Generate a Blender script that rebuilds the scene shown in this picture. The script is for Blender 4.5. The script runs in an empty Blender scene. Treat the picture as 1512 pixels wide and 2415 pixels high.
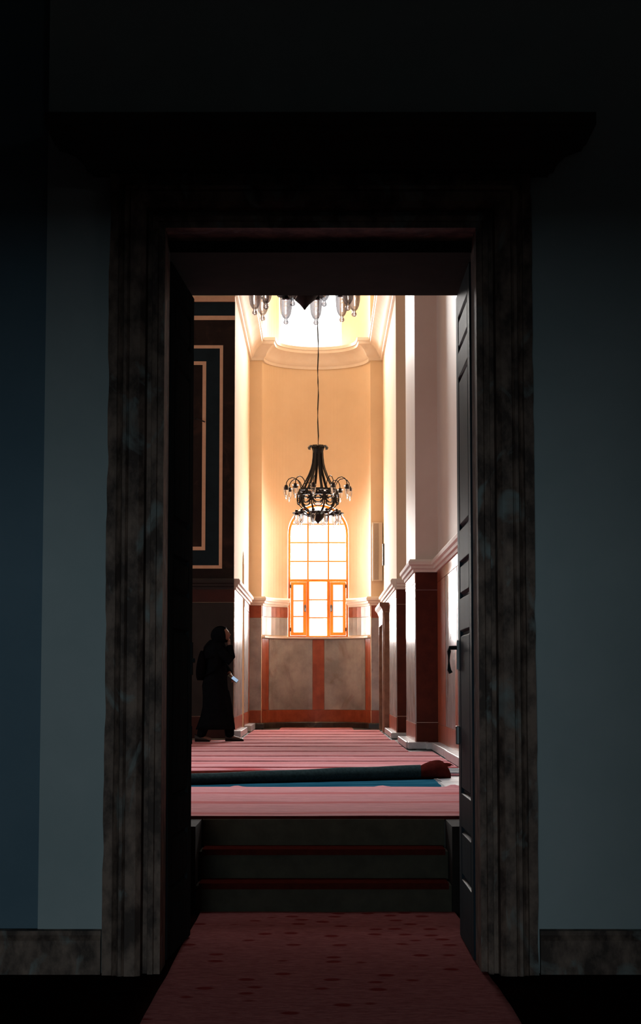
import bpy, bmesh, math, random
from mathutils import Vector, Matrix, noise

random.seed(7)
SC = bpy.context.scene
COL = SC.collection
PI = math.pi
EYE = 1.40

# ------------------------------------------------------------------ camera, world, light, exposure
cam_d = bpy.data.cameras.new('camera')
cam = bpy.data.objects.new('camera', cam_d)
COL.objects.link(cam)
cam_d.sensor_fit = 'VERTICAL'
cam_d.sensor_height = 24.0
cam_d.sensor_width = 24.0
cam_d.lens = 4400.0 / 2415.0 * 24.0
cam_d.clip_end = 200
cam.location = (0, 0, EYE)
cam.rotation_euler = (PI / 2 + math.atan(401.5 / 4400.0), 0, 0)
SC.camera = cam

SC.view_settings.view_transform = 'Standard'
SC.view_settings.look = 'None'
SC.view_settings.exposure = 0.0
SC.view_settings.gamma = 1.0
SC.view_settings.use_curve_mapping = False

world = bpy.data.worlds.new('overcast_sky')
SC.world = world
world.use_nodes = True
world.node_tree.nodes['Background'].inputs[0].default_value = (1.0, 0.98, 0.95, 1)
world.node_tree.nodes['Background'].inputs[1].default_value = 2.5


def area(name, loc, direction, sx, sy, power, color=(1, 1, 1), spread=180):
    l = bpy.data.lights.new(name, 'AREA')
    l.shape = 'RECTANGLE'
    l.size, l.size_y = sx, sy
    l.energy = power
    l.color = color
    l.spread = math.radians(spread)
    o = bpy.data.objects.new(name, l)
    COL.objects.link(o)
    o.location = loc
    o.rotation_euler = Vector(direction).to_track_quat('-Z', 'Y').to_euler()
    return o


L_LOWER, L_UPPER, L_FLOOR_FILL, L_HALL, L_PORCH = 430, 370, 150, 18, 430
# daylight through apse windows and porch door behind the camera; hall fills are added
area('apse_window_light', (-0.045, 36.62, 3.5), (0, -1, -0.05), 1.15, 2.6, L_LOWER, (1, 0.97, 0.93), 130)
area('upper_window_light', (-0.2, 36.62, 9.1), (0, -1, -0.35), 1.2, 2.3, L_UPPER, (1, 0.97, 0.93), 95)
area('floor_fill_light', (-1.0, 18.0, 13.7), (0, 0, -1), 4.0, 6.0, L_FLOOR_FILL, (0.90, 0.95, 1), 60)  # added fill from above to brighten the hall carpets
area('hall_fill_near', (-9.1, 17.0, 4.2), (1, 0, -0.15), 2.2, 4.0, L_HALL, (0.86, 0.93, 1))  # unseen side window, added as fill for the hall
area('hall_fill_far', (-9.1, 23.5, 4.2), (1, 0, -0.15), 2.2, 4.0, L_HALL, (0.86, 0.93, 1))  # second added side fill, further down the hall
area('porch_light', (-1.5, -12.0, 1.13), (0.06, 1, 0.02), 2.4, 2.2, L_PORCH, (0.74, 0.92, 1.0))



# ------------------------------------------------------------------ materials
def srgb(r, g, b):
    f = lambda v: (v / 255 / 12.92) if v / 255 <= 0.04045 else ((v / 255 + 0.055) / 1.055) ** 2.4
    return (f(r), f(g), f(b), 1)


def mat(name, c1, c2=None, rough=0.6, scale=6.0, stretch=(1, 1, 1), bump=0.0, spec=0.5, metal=0.0, detail=6.0, c3=None, sheen=0.0, lo=0.35, hi=0.65):
    m = bpy.data.materials.new(name)
    m.use_nodes = True
    nt = m.node_tree
    b = nt.nodes['Principled BSDF']
    b.inputs['Roughness'].default_value = rough
    b.inputs['Specular IOR Level'].default_value = spec
    b.inputs['Metallic'].default_value = metal
    b.inputs['Sheen Weight'].default_value = sheen
    b.inputs['Base Color'].default_value = (*c1[:3], 1)
    if c2 is not None:
        tc = nt.nodes.new('ShaderNodeTexCoord')
        mp = nt.nodes.new('ShaderNodeMapping')
        mp.inputs['Scale'].default_value = stretch
        nz = nt.nodes.new('ShaderNodeTexNoise')
        nz.inputs['Scale'].default_value = scale
        nz.inputs['Detail'].default_value = detail
        nz.inputs['Roughness'].default_value = 0.62
        rp = nt.nodes.new('ShaderNodeValToRGB')
        rp.color_ramp.elements[0].position = lo
        rp.color_ramp.elements[0].color = (*c1[:3], 1)
        rp.color_ramp.elements[1].position = hi
        rp.color_ramp.elements[1].color = (*c2[:3], 1)
        nt.links.new(tc.outputs['Object'], mp.inputs['Vector'])
        nt.links.new(mp.outputs['Vector'], nz.inputs['Vector'])
        nt.links.new(nz.outputs['Fac'], rp.inputs['Fac'])
        out = rp.outputs['Color']
        if c3 is not None:                       # scattered veins and patches
            n2 = nt.nodes.new('ShaderNodeTexNoise')
            n2.inputs['Scale'].default_value = scale * 0.45
            n2.inputs['Detail'].default_value = 8
            n2.inputs['Distortion'].default_value = 1.6
            r2 = nt.nodes.new('ShaderNodeValToRGB')
            r2.color_ramp.elements[0].position = 0.58
            r2.color_ramp.elements[0].color = (0, 0, 0, 1)
            r2.color_ramp.elements[1].position = 0.70
            r2.color_ramp.elements[1].color = (1, 1, 1, 1)
            mx = nt.nodes.new('ShaderNodeMixRGB')
            mx.inputs['Color2'].default_value = (*c3[:3], 1)
            nt.links.new(mp.outputs['Vector'], n2.inputs['Vector'])
            nt.links.new(n2.outputs['Fac'], r2.inputs['Fac'])
            nt.links.new(r2.outputs['Color'], mx.inputs['Fac'])
            nt.links.new(out, mx.inputs['Color1'])
            out = mx.outputs['Color']
        nt.links.new(out, b.inputs['Base Color'])
        if bump:
            bp = nt.nodes.new('ShaderNodeBump')
            bp.inputs['Strength'].default_value = bump
            bp.inputs['Distance'].default_value = 0.02
            nt.links.new(nz.outputs['Fac'], bp.inputs['Height'])
            nt.links.new(bp.outputs['Normal'], b.inputs['Normal'])
    return m


def glass_mat(name, gloss=0.08, tint=(1, 1, 1)):
    m = bpy.data.materials.new(name)
    m.use_nodes = True
    nt = m.node_tree
    for n in list(nt.nodes):
        if n.type == 'BSDF_PRINCIPLED':
            nt.nodes.remove(n)
    tr = nt.nodes.new('ShaderNodeBsdfTransparent')
    tr.inputs[0].default_value = (*tint, 1)
    gl = nt.nodes.new('ShaderNodeBsdfGlossy')
    gl.inputs['Roughness'].default_value = 0.03
    lw = nt.nodes.new('ShaderNodeLayerWeight')
    lw.inputs['Blend'].default_value = gloss
    mx = nt.nodes.new('ShaderNodeMixShader')
    nt.links.new(lw.outputs['Fresnel'], mx.inputs[0])
    nt.links.new(tr.outputs[0], mx.inputs[1])
    nt.links.new(gl.outputs[0], mx.inputs[2])
    nt.links.new(mx.outputs[0], nt.nodes['Material Output'].inputs['Surface'])
    return m


def carpet_mat(name, base, light, dark, red):
    """wool prayer carpet: mottled pile, faint woven rows across, red motif bands"""
    m = mat(name, base, light, rough=0.95, scale=34, stretch=(0.35, 1.2, 1), bump=0.5, spec=0.05, sheen=0.15, lo=0.3, hi=0.7)
    nt = m.node_tree
    b = nt.nodes['Principled BSDF']
    src = b.inputs['Base Color'].links[0].from_socket
    tc = nt.nodes.new('ShaderNodeTexCoord')
    mp = nt.nodes.new('ShaderNodeMapping')
    mp.inputs['Scale'].default_value = (0.5, 1.0, 1)
    wv = nt.nodes.new('ShaderNodeTexWave')
    wv.bands_direction = 'Y'
    wv.inputs['Scale'].default_value = 0.29
    wv.inputs['Distortion'].default_value = 1.2
    wv.inputs['Detail'].default_value = 3
    wv.inputs['Detail Scale'].default_value = 5
    r = nt.nodes.new('ShaderNodeValToRGB')
    r.color_ramp.elements[0].position = 0.86
    r.color_ramp.elements[0].color = (0, 0, 0, 1)
    r.color_ramp.elements[1].position = 0.99
    r.color_ramp.elements[1].color = (0.75, 0.75, 0.75, 1)
    mx = nt.nodes.new('ShaderNodeMixRGB')
    mx.inputs['Color2'].default_value = (*red[:3], 1)
    nz = nt.nodes.new('ShaderNodeTexNoise')
    nz.inputs['Scale'].default_value = 5
    mp2 = nt.nodes.new('ShaderNodeMapping')
    mp2.inputs['Scale'].default_value = (0.3, 3.2, 1)
    r2 = nt.nodes.new('ShaderNodeValToRGB')
    r2.color_ramp.elements[0].position = 0.56
    r2.color_ramp.elements[0].color = (0, 0, 0, 1)
    r2.color_ramp.elements[1].position = 0.72
    r2.color_ramp.elements[1].color = (0.7, 0.7, 0.7, 1)
    mx2 = nt.nodes.new('ShaderNodeMixRGB')
    mx2.inputs['Color2'].default_value = (*dark[:3], 1)
    L = nt.links.new
    L(tc.outputs['Object'], mp.inputs['Vector'])
    L(mp.outputs['Vector'], wv.inputs['Vector'])
    L(wv.outputs['Fac'], r.inputs['Fac'])
    L(r.outputs['Color'], mx.inputs['Fac'])
    L(src, mx.inputs['Color1'])
    L(tc.outputs['Object'], mp2.inputs['Vector'])
    L(mp2.outputs['Vector'], nz.inputs['Vector'])
    L(nz.outputs['Fac'], r2.inputs['Fac'])
    L(r2.outputs['Color'], mx2.inputs['Fac'])
    L(mx.outputs['Color'], mx2.inputs['Color1'])
    L(mx2.outputs['Color'], b.inputs['Base Color'])
    return m


def runner_mat():
    """dark red runner with rows of small darker motifs"""
    m = mat('runner_wool', (0.23, 0.076, 0.080), (0.34, 0.135, 0.138), rough=0.95, scale=30, stretch=(0.6, 1.4, 1), bump=0.4, spec=0.0)
    nt = m.node_tree
    b = nt.nodes['Principled BSDF']
    src = b.inputs['Base Color'].links[0].from_socket
    tc = nt.nodes.new('ShaderNodeTexCoord')
    vo = nt.nodes.new('ShaderNodeTexVoronoi')
    vo.inputs['Scale'].default_value = 5.0
    vo.inputs['Randomness'].default_value = 0.6
    r = nt.nodes.new('ShaderNodeValToRGB')
    r.color_ramp.elements[0].position = 0.16
    r.color_ramp.elements[0].color = (0.8, 0.8, 0.8, 1)
    r.color_ramp.elements[1].position = 0.24
    r.color_ramp.elements[1].color = (0, 0, 0, 1)
    mx = nt.nodes.new('ShaderNodeMixRGB')
    mx.inputs['Color2'].default_value = (0.15, 0.012, 0.012, 1)
    nt.links.new(tc.outputs['Object'], vo.inputs['Vector'])
    nt.links.new(vo.outputs['Distance'], r.inputs['Fac'])
    nt.links.new(r.outputs['Color'], mx.inputs['Fac'])
    nt.links.new(src, mx.inputs['Color1'])
    nt.links.new(mx.outputs['Color'], b.inputs['Base Color'])
    return m


M = dict(
    plaster=mat('peach_plaster', (0.76, 0.59, 0.41), (0.80, 0.63, 0.45), 0.85, 1.6, bump=0.05, spec=0.2),
    hall_plaster=mat('greyish_plaster', (0.68, 0.56, 0.48), (0.73, 0.62, 0.54), 0.6, 1.3, bump=0.05, spec=0.3),
    white=mat('white_stucco', (0.78, 0.68, 0.58), (0.84, 0.75, 0.66), 0.7, 3, bump=0.08, spec=0.3),
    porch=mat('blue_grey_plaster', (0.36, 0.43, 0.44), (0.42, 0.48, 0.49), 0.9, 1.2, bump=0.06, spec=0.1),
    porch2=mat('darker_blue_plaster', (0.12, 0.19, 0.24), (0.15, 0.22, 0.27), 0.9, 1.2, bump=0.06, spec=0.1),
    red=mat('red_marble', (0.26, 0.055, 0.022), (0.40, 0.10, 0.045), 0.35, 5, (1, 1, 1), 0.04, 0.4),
    grey=mat('veined_grey_marble', (0.25, 0.245, 0.24), (0.43, 0.42, 0.415), 0.25, 2.4, (1, 1, 1), 0.05, 0.5, c3=(0.20, 0.16, 0.14), detail=9),
    black=mat('dark_veined_marble', (0.02, 0.017, 0.015), (0.05, 0.042, 0.036), 0.3, 6, spec=0.5, c3=(0.16, 0.13, 0.10)),
    ledge=mat('pale_worn_marble', (0.36, 0.36, 0.37), (0.52, 0.52, 0.53), 0.28, 5, spec=0.6),
    jamb=mat('brown_brecciated_marble', (0.065, 0.045, 0.038), (0.25, 0.172, 0.136), 0.6, 9, (1, 1, 0.6), 0.3, 0.15, lo=0.40, hi=0.62, c3=(0.23, 0.26, 0.25), detail=10),
    cornice=mat('blackened_stone', (0.045, 0.040, 0.034), (0.07, 0.06, 0.05), 0.7, 4, bump=0.1, spec=0.2),
    door=mat('black_painted_wood', (0.022, 0.028, 0.030), (0.034, 0.042, 0.045), 0.6, 18, (3, 3, 0.2), 0.12, 0.0),
    iron=mat('blackened_iron', (0.008, 0.007, 0.006), (0.016, 0.013, 0.011), 0.45, 20, spec=0.4),
    door_lit=mat('black_painted_wood_lit', (0.017, 0.027, 0.036), (0.028, 0.042, 0.054), 0.55, 18, (3, 3, 0.2), 0.12, 0.03),  # same black paint, bluish light on the right leaf put into the colour
    brass=mat('dark_metal', (0.02, 0.02, 0.02), None, 0.3, spec=0.6),
    orange=mat('orange_varnished_wood', (0.62, 0.17, 0.015), (0.70, 0.21, 0.022), 0.5, 12, (3, 3, 0.4), spec=0.3),
    carpet=carpet_mat('prayer_carpet_wool', (0.50, 0.175, 0.195), (0.68, 0.29, 0.31), (0.32, 0.09, 0.10), (0.48, 0.04, 0.045)),
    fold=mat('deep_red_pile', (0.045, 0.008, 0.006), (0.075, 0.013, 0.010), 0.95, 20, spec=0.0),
    backing=mat('teal_carpet_backing', (0.010, 0.022, 0.024), (0.020, 0.040, 0.043), 0.9, 40, bump=0.3, spec=0.1),
    sheet=mat('deep_blue_film', (0.006, 0.05, 0.085), (0.022, 0.11, 0.17), 0.9, 3, (0.6, 2, 1), 0.15, 0.0),
    runner=runner_mat(),
    stone_floor=mat('dark_red_floor_covering', (0.012, 0.004, 0.003), (0.020, 0.006, 0.005), 0.9, 6, spec=0.0),
    hall_floor=mat('grey_marble_floor', (0.20, 0.22, 0.24), (0.32, 0.34, 0.36), 0.25, 3, spec=0.5),
    step=mat('brown_stone_step', (0.04, 0.036, 0.026), (0.06, 0.054, 0.038), 0.8, 8, spec=0.15),
    tread=mat('red_tread_carpet', (0.045, 0.008, 0.006), (0.065, 0.011, 0.008), 0.95, 25, spec=0.0),
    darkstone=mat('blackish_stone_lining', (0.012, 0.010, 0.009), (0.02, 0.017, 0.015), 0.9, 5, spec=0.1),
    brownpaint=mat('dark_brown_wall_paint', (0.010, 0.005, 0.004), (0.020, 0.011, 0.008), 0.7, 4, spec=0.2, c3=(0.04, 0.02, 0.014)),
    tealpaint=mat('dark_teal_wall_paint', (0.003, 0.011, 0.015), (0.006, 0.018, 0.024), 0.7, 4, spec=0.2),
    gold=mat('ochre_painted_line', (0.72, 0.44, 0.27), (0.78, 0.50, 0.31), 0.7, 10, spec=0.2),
    shaded_red=mat('shade_darkened_red_marble', (0.06, 0.012, 0.006), (0.09, 0.018, 0.009), 0.5, 5, spec=0.1),  # red marble with the shade of the pier fronts put into its colour
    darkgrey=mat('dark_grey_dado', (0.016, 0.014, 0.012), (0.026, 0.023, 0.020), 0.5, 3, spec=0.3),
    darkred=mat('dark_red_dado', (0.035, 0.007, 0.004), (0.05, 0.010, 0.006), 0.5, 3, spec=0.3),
    cheek=mat('cheek_red_marble', (0.26, 0.055, 0.022), (0.36, 0.09, 0.04), 0.4, 5, spec=0.4),  # nearly the plain red marble tone
    brownstone=mat('carved_brown_stone', (0.19, 0.11, 0.075), (0.29, 0.18, 0.125), 0.6, 7, bump=0.15, spec=0.3),
    speaker=mat('off_white_plastic', (0.70, 0.62, 0.52), None, 0.5),
    grille=mat('grey_speaker_cloth', (0.36, 0.29, 0.24), (0.42, 0.35, 0.29), 0.8, 60),
    robe=mat('black_cloth', (0.004, 0.005, 0.006), (0.007, 0.008, 0.010), 0.9, 20, spec=0.0, bump=0.1),
    band=mat('grey_cloth_band', (0.05, 0.045, 0.042), (0.07, 0.06, 0.055), 0.9, 20, spec=0.1),
    skin=mat('skin', (0.20, 0.10, 0.07), (0.24, 0.125, 0.085), 0.5, 14, spec=0.35),
    shoe=mat('black_leather', (0.006, 0.007, 0.008), None, 0.35),
    bag=mat('black_nylon', (0.004, 0.004, 0.005), None, 0.9, spec=0.0),
    bluegrate=mat('blue_grey_iron', (0.06, 0.10, 0.14), None, 0.4),
    clear=glass_mat('window_glass', 0.05),
    cup=mat('lamp_cup_glass', (0.95, 0.95, 0.97), None, 0.02),
    socket=mat('black_socket', (0.006, 0.006, 0.006), None, 0.4),
    lens=mat('bulb_glass', (0.75, 0.75, 0.75), None, 0.15),
)
_nt = M['cup'].node_tree                      # thin clear glass: part refracted, part straight through
_p = _nt.nodes['Principled BSDF']
_p.inputs['Transmission Weight'].default_value = 1.0
_t = _nt.nodes.new('ShaderNodeBsdfTransparent')
_t.inputs[0].default_value = (0.94, 0.94, 0.97, 1)
_m = _nt.nodes.new('ShaderNodeMixShader')
_m.inputs[0].default_value = 0.62
_nt.links.new(_t.outputs[0], _m.inputs[1])
_nt.links.new(_p.outputs[0], _m.inputs[2])
_nt.links.new(_m.outputs[0], _nt.nodes['Material Output'].inputs['Surface'])
scr = bpy.data.materials.new('lit_phone_screen')
scr.use_nodes = True
_b = scr.node_tree.nodes['Principled BSDF']
_b.inputs['Base Color'].default_value = (0.02, 0.02, 0.03, 1)
_b.inputs['Emission Color'].default_value = (0.42, 0.62, 0.86, 1)
_b.inputs['Emission Strength'].default_value = 0.75
M['screen'] = scr


# ------------------------------------------------------------------ mesh helpers
class MB:
    """collects shapes and links them as one mesh object"""
    def __init__(self):
        self.v, self.f = [], []

    def add(self, vs, fs):
        o = len(self.v)
        self.v += [tuple(p) for p in vs]
        self.f += [tuple(i + o for i in f) for f in fs]
        return self

    def box(self, x0, x1, y0, y1, z0, z1):
        x0, x1 = min(x0, x1), max(x0, x1)
        y0, y1 = min(y0, y1), max(y0, y1)
        z0, z1 = min(z0, z1), max(z0, z1)
        vs = [(x0, y0, z0), (x1, y0, z0), (x1, y1, z0), (x0, y1, z0), (x0, y0, z1), (x1, y0, z1), (x1, y1, z1), (x0, y1, z1)]
        return self.add(vs, [(0, 3, 2, 1), (4, 5, 6, 7), (0, 1, 5, 4), (1, 2, 6, 5), (2, 3, 7, 6), (3, 0, 4, 7)])

    def loft(self, rings, caps=True, closed=True):
        n = len(rings[0])
        vs = [p for r in rings for p in r]
        fs = []
        for i in range(len(rings) - 1):
            for j in range(n if closed else n - 1):
                k = (j + 1) % n
                fs.append((i * n + j, i * n + k, (i + 1) * n + k, (i + 1) * n + j))
        if caps and closed:
            fs.append(tuple(range(n))[::-1])
            fs.append(tuple((len(rings) - 1) * n + j for j in range(n)))
        return self.add(vs, fs)

    def lathe(self, prof, centre=(0, 0, 0), n=16):
        cx, cy, cz = centre
        rings = [[(cx + max(r, 1e-4) * math.cos(2 * PI * k / n), cy + max(r, 1e-4) * math.sin(2 * PI * k / n), cz + z) for k in range(n)] for r, z in prof]
        return self.loft(rings)

    def tube(self, pts, r, n=8):
        pts = [Vector(p) for p in pts]
        rs = r if isinstance(r, (list, tuple)) else [r] * len(pts)
        rings = []
        up = Vector((0, 0, 1))
        for i, p in enumerate(pts):
            t = (pts[min(i + 1, len(pts) - 1)] - pts[max(i - 1, 0)]).normalized()
            a = t.cross(up)
            if a.length < 1e-3:
                a = t.cross(Vector((1, 0, 0)))
            a.normalize()
            b = a.cross(t).normalized()
            rings.append([p + (a * math.cos(2 * PI * k / n) + b * math.sin(2 * PI * k / n)) * rs[i] for k in range(n)])
        return self.loft(rings)

    def ribbon(self, pts, side, w, t):
        """flat strap along pts; side = direction across the strap"""
        pts = [Vector(p) for p in pts]
        s = Vector(side).normalized()
        rings = []
        for i, p in enumerate(pts):
            d = (pts[min(i + 1, len(pts) - 1)] - pts[max(i - 1, 0)]).normalized()
            nn = d.cross(s).normalized()
            rings.append([p + s * w / 2 + nn * t / 2, p - s * w / 2 + nn * t / 2, p - s * w / 2 - nn * t / 2, p + s * w / 2 - nn * t / 2])
        return self.loft(rings)

    def sweep(self, path, prof, side=1, to3=None, seg=None, ends=True):
        """profile (offset, height) swept along a mitred polyline; seg emits one leg only"""
        n = len(path)
        P = [Vector(p) for p in path]
        nr = []
        for i in range(n - 1):
            d = (P[i + 1] - P[i]).normalized()
            nr.append(Vector((-d.y, d.x)) * side)
        mit = []
        for i in range(n):
            if i == 0:
                mit.append(nr[0])
            elif i == n - 1:
                mit.append(nr[-1])
            else:
                m = nr[i - 1] + nr[i]
                m = m / max(0.15, (1 + nr[i - 1].dot(nr[i])))
                mit.append(m)
        if to3 is None:
            to3 = lambda a, b, h: (a, b, h)
        rng = range(n) if seg is None else (seg, seg + 1)
        rings = [[to3(P[i].x + mit[i].x * o, P[i].y + mit[i].y * o, h) for o, h in prof] for i in rng]
        return self.loft(rings, caps=ends)

    def build(self, name, material, parent=None, smooth=False, kind=None, label=None, cat=None, group=None, bevel=0.0):
        me = bpy.data.meshes.new(name)
        bm = bmesh.new()
        vs = [bm.verts.new(p) for p in self.v]
        for f in self.f:
            try:
                bm.faces.new([vs[i] for i in f])
            except ValueError:
                pass
        bmesh.ops.recalc_face_normals(bm, faces=bm.faces)
        bm.to_mesh(me)
        bm.free()
        if smooth:
            for p in me.polygons:
                p.use_smooth = True
            try:
                me.set_sharp_from_angle(angle=math.radians(smooth if smooth is not True else 40))
            except Exception:
                pass
        me.materials.append(M[material])
        o = bpy.data.objects.new(name, me)
        COL.objects.link(o)
        if parent is not None:
            o.parent = parent
            o.location = -Vector(parent_origin(parent))
        tag(o, label, cat, group, kind)
        if bevel:
            b = o.modifiers.new('bevel', 'BEVEL')
            b.width = bevel
            b.segments = 2
            b.limit_method = 'ANGLE'
        return o


def parent_origin(o):
    p = Vector((0, 0, 0))
    while o is not None:
        p += o.location
        o = o.parent
    return p


def tag(o, label=None, cat=None, group=None, kind=None):
    if label:
        o['label'] = label
    if cat:
        o['category'] = cat
    if group:
        o['group'] = group
    if kind:
        o['kind'] = kind
    return o


def empty(name, loc, label=None, cat=None, group=None, kind=None):
    o = bpy.data.objects.new(name, None)
    o.empty_display_size = 0.1
    COL.objects.link(o)
    o.location = loc
    return tag(o, label, cat, group, kind)


def copy_tree(o, parent=None):
    c = o.copy()
    COL.objects.link(c)
    c.parent = parent
    for ch in list(o.children):
        copy_tree(ch, c)
    return c


def B(*a):
    return MB().box(*a)


# ------------------------------------------------------------------ large structure
U = 0.54            # upper hall floor
F = 9.18            # face of the porch wall
TOP = 10.8
S = 'structure'

# porch (the dark room the photograph is taken from)
B(-4, 4, -13, 10.5, -0.2, 0.0).build('floor', 'stone_floor', kind=S, label='dark red floor covering of the unlit porch')
B(-0.84, 0.9, 10.5, 12.14, -0.2, 0.0).build('floor', 'stone_floor', kind=S, label='dark floor at the foot of the steps')
wf = MB()
wf.box(-1.37, -0.86, F, F + 0.25, 0, 6.6).box(0.86, 4.0, F, F + 0.25, 0, 6.6).box(-0.86, 0.86, F, F + 0.25, 3.72, 6.6)
wf = wf.build('wall_front', 'porch', kind=S, label='blue grey plaster wall around the tall marble doorway')
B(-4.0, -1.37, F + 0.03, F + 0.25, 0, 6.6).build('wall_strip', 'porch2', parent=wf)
B(-4.2, -4.0, -13, F + 0.25, 0, 6.6).build('wall_left', 'porch', kind=S)
MB().box(4.0, 4.2, -13, 4.0, 0, 6.6).box(4.0, 4.2, 5.4, F + 0.25, 0, 6.6).box(4.0, 4.2, 4.0, 5.4, 0, 5.35).box(4.0, 4.2, 4.0, 5.4, 5.6, 6.6).build('wall_right', 'porch', kind=S)  # high slot added to let dim sky light onto the upper porch wall
B(-4.2, 4.2, -13, F + 0.25, 6.6, 6.8).build('ceiling', 'porch', kind=S)
wb = MB()          # unseen wall behind the camera; its opening is shaped to shade the porch wall
wb.box(-4, -2.4, -0.75, -0.5, 0, 6.6).box(0.24, 4, -0.75, -0.5, 0, 6.6).box(-2.4, 0.24, -0.75, -0.5, 2.06, 6.6)
wb.build('wall_back', 'porch', kind=S)
B(-4.2, 4.2, -13.2, -13, 0, 6.8).build('wall_back', 'porch', kind=S)
for s, nm in ((-1, 'baseboard_left'), (1, 'baseboard_right')):
    MB().sweep([(s * 4.0, F), (s * 1.40, F), (s * 1.06, F)], [(0, 0), (0.05, 0), (0.05, 0.16), (0.035, 0.185), (0.035, 0.205), (0, 0.21)], side=(-1 if s < 0 else 1)).build(
        nm, 'jamb', kind=S, label='brown marble skirting on the porch wall, %s of the doorway' % ('left' if s < 0 else 'right'))

# passage through the thick wall
tn = MB()
tn.box(-1.4, -0.86, F + 0.25, 10.5, 0, 3.6).box(0.9, 1.4, F + 0.25, 10.5, 0, 3.6)
tn.box(-1.4, 1.4, F + 0.25, 10.5, 3.6, 6.6)
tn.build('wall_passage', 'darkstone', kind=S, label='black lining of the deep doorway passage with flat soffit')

# upper hall
fl = MB()
fl.box(-9.2, -0.84, 10.5, 37.2, -0.2, U - 0.012).box(0.90, 2.2, 10.5, 37.2, -0.2, U - 0.012).box(-0.84, 0.90, 12.14, 37.2, -0.2, U - 0.012)
fl.build('floor', 'hall_floor', kind=S, label='grey marble floor of the bright upper hall')
cl = MB()
cl.box(-9.2, -3.0, 10.5, 29.3, TOP, TOP + 0.2).box(1.0, 2.4, 10.5, 29.3, TOP, TOP + 0.2).box(-3.0, 1.0, 10.5, 15.0, TOP, TOP + 0.2).box(-3.0, 1.0, 21.0, 29.3, TOP, TOP + 0.2)
cl.box(-3.2, -3.0, 14.8, 21.2, TOP + 0.2, 14).box(1.0, 1.2, 14.8, 21.2, TOP + 0.2, 14).box(-3.0, 1.0, 14.8, 15.0, TOP + 0.2, 14).box(-3.0, 1.0, 21.0, 21.2, TOP + 0.2, 14).box(-3.2, 1.2, 14.8, 21.2, 14, 14.2)  # drum added above the ceiling to narrow the overhead fill
cl.build('ceiling', 'white', kind=S)
B(-1.9, 1.8, 29.3, 37.2, TOP, TOP + 0.2).build('ceiling', 'white', kind=S)
nw = MB()
nw.box(-9.2, -1.4, 10.3, 10.5, 0, TOP).box(1.4, 2.4, 10.3, 10.5, 0, TOP).box(-1.4, 1.4, 10.3, 10.5, 6.6, TOP)
nw.build('wall_near', 'hall_plaster', kind=S)
wl = MB()
ys = [10.5, 15.9, 18.1, 22.4, 24.6, 29.3]
for i in range(5):
    if i % 2 == 0:
        wl.box(-9.2, -9.0, ys[i], ys[i + 1], 0.4, TOP)
    else:
        wl.box(-9.2, -9.0, ys[i], ys[i + 1], 0.4, 2.2).box(-9.2, -9.0, ys[i], ys[i + 1], 6.2, TOP)  # unseen openings added for the side fill
wl.build('wall_hall', 'hall_plaster', kind=S)

# right side of the hall: wall, two stepped piers, alcove side
XA, XP, XN, XL = 1.54, 1.245, 1.18, -1.34
DP1, DP1b, DP2, DA = 24.4, 27.0, 28.9, 35.0
Z1 = 2.60      # top of grey panels
ZM = (2.835, 3.0)
w_r = B(XA, 2.2, 10.5, DP1, U - 0.1, TOP).build('wall_right', 'hall_plaster', kind=S, label='pale plaster hall wall beyond the open door leaf on the right')
p1 = B(XP, 2.2, DP1, DP1b, U - 0.1, TOP).build('pillar', 'hall_plaster', kind=S, label='nearer stepped wall pier on the right with white lit side')
p1r = B(1.62, 2.2, DP1b, DP2, U - 0.1, TOP).build('wall_recess', 'hall_plaster', kind=S)
p2 = B(XN, 2.2, DP2, DA, U - 0.1, TOP).build('wall_alcove_right', 'plaster', kind=S, label='right side wall of the alcove before the arched window')
# left: the dark painted wall and the alcove side
w_h = B(-9.2, XL, DP2, 29.3, U - 0.1, TOP).build('wall_painted', 'plaster', kind=S, label='dark painted wall with ochre frames behind the standing woman')
aw = MB()
aw.box(-1.9, XL, 29.3, 31.95, U - 0.1, TOP).box(-1.9, XL, 32.65, DA, U - 0.1, TOP)
n = 10
for i in range(n):
    y0, y1 = 31.95 + 0.7 * i / n, 31.95 + 0.7 * (i + 1) / n
    ym = (y0 + y1) / 2
    z = 3.31 + math.sqrt(max(0, 0.35 ** 2 - (ym - 32.3) ** 2))
    aw.box(-1.9, XL, y0, y1, z, TOP)
aw.box(-1.9, -1.75, 31.95, 32.65, U - 0.1, 3.5)
w_l = aw.build('wall_alcove_left', 'plaster', kind=S, label='left side wall of the alcove with a slim arched recess')

# end wall: two pilaster strips and the curved apse
CX, RA, RB = -0.08, 1.026, 1.05
XW0, XW1, ZW0, ZSP, ZWT = -0.63, 0.54, 2.268, 4.268, 4.853
XU0, XU1, ZU0, ZU1 = -0.80, 0.41, 7.75, 10.3
XWc, RW = (XW0 + XW1) / 2, (XW1 - XW0) / 2


def apse_y(x, inset=0.0):
    a, b = RA - inset, RB - inset
    u = max(-1.0, min(1.0, (x - CX) / a))
    return DA + b * math.sqrt(max(0.0, 1 - u * u))


def arch_z(x):
    return ZSP + math.sqrt(max(0, RW * RW - (x - XWc) ** 2))


xs = sorted(set([round(CX - RA * math.cos(PI * i / 40), 4) for i in range(41)] + [XW0, XW1, XU0, XU1] + [round(XWc - RW * math.cos(PI * i / 24), 4) for i in range(25)]))
ap = MB()
YB = 36.42


def quad(a, b, c, d):
    ap.add([a, b, c, d], [(0, 1, 2, 3)])


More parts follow.
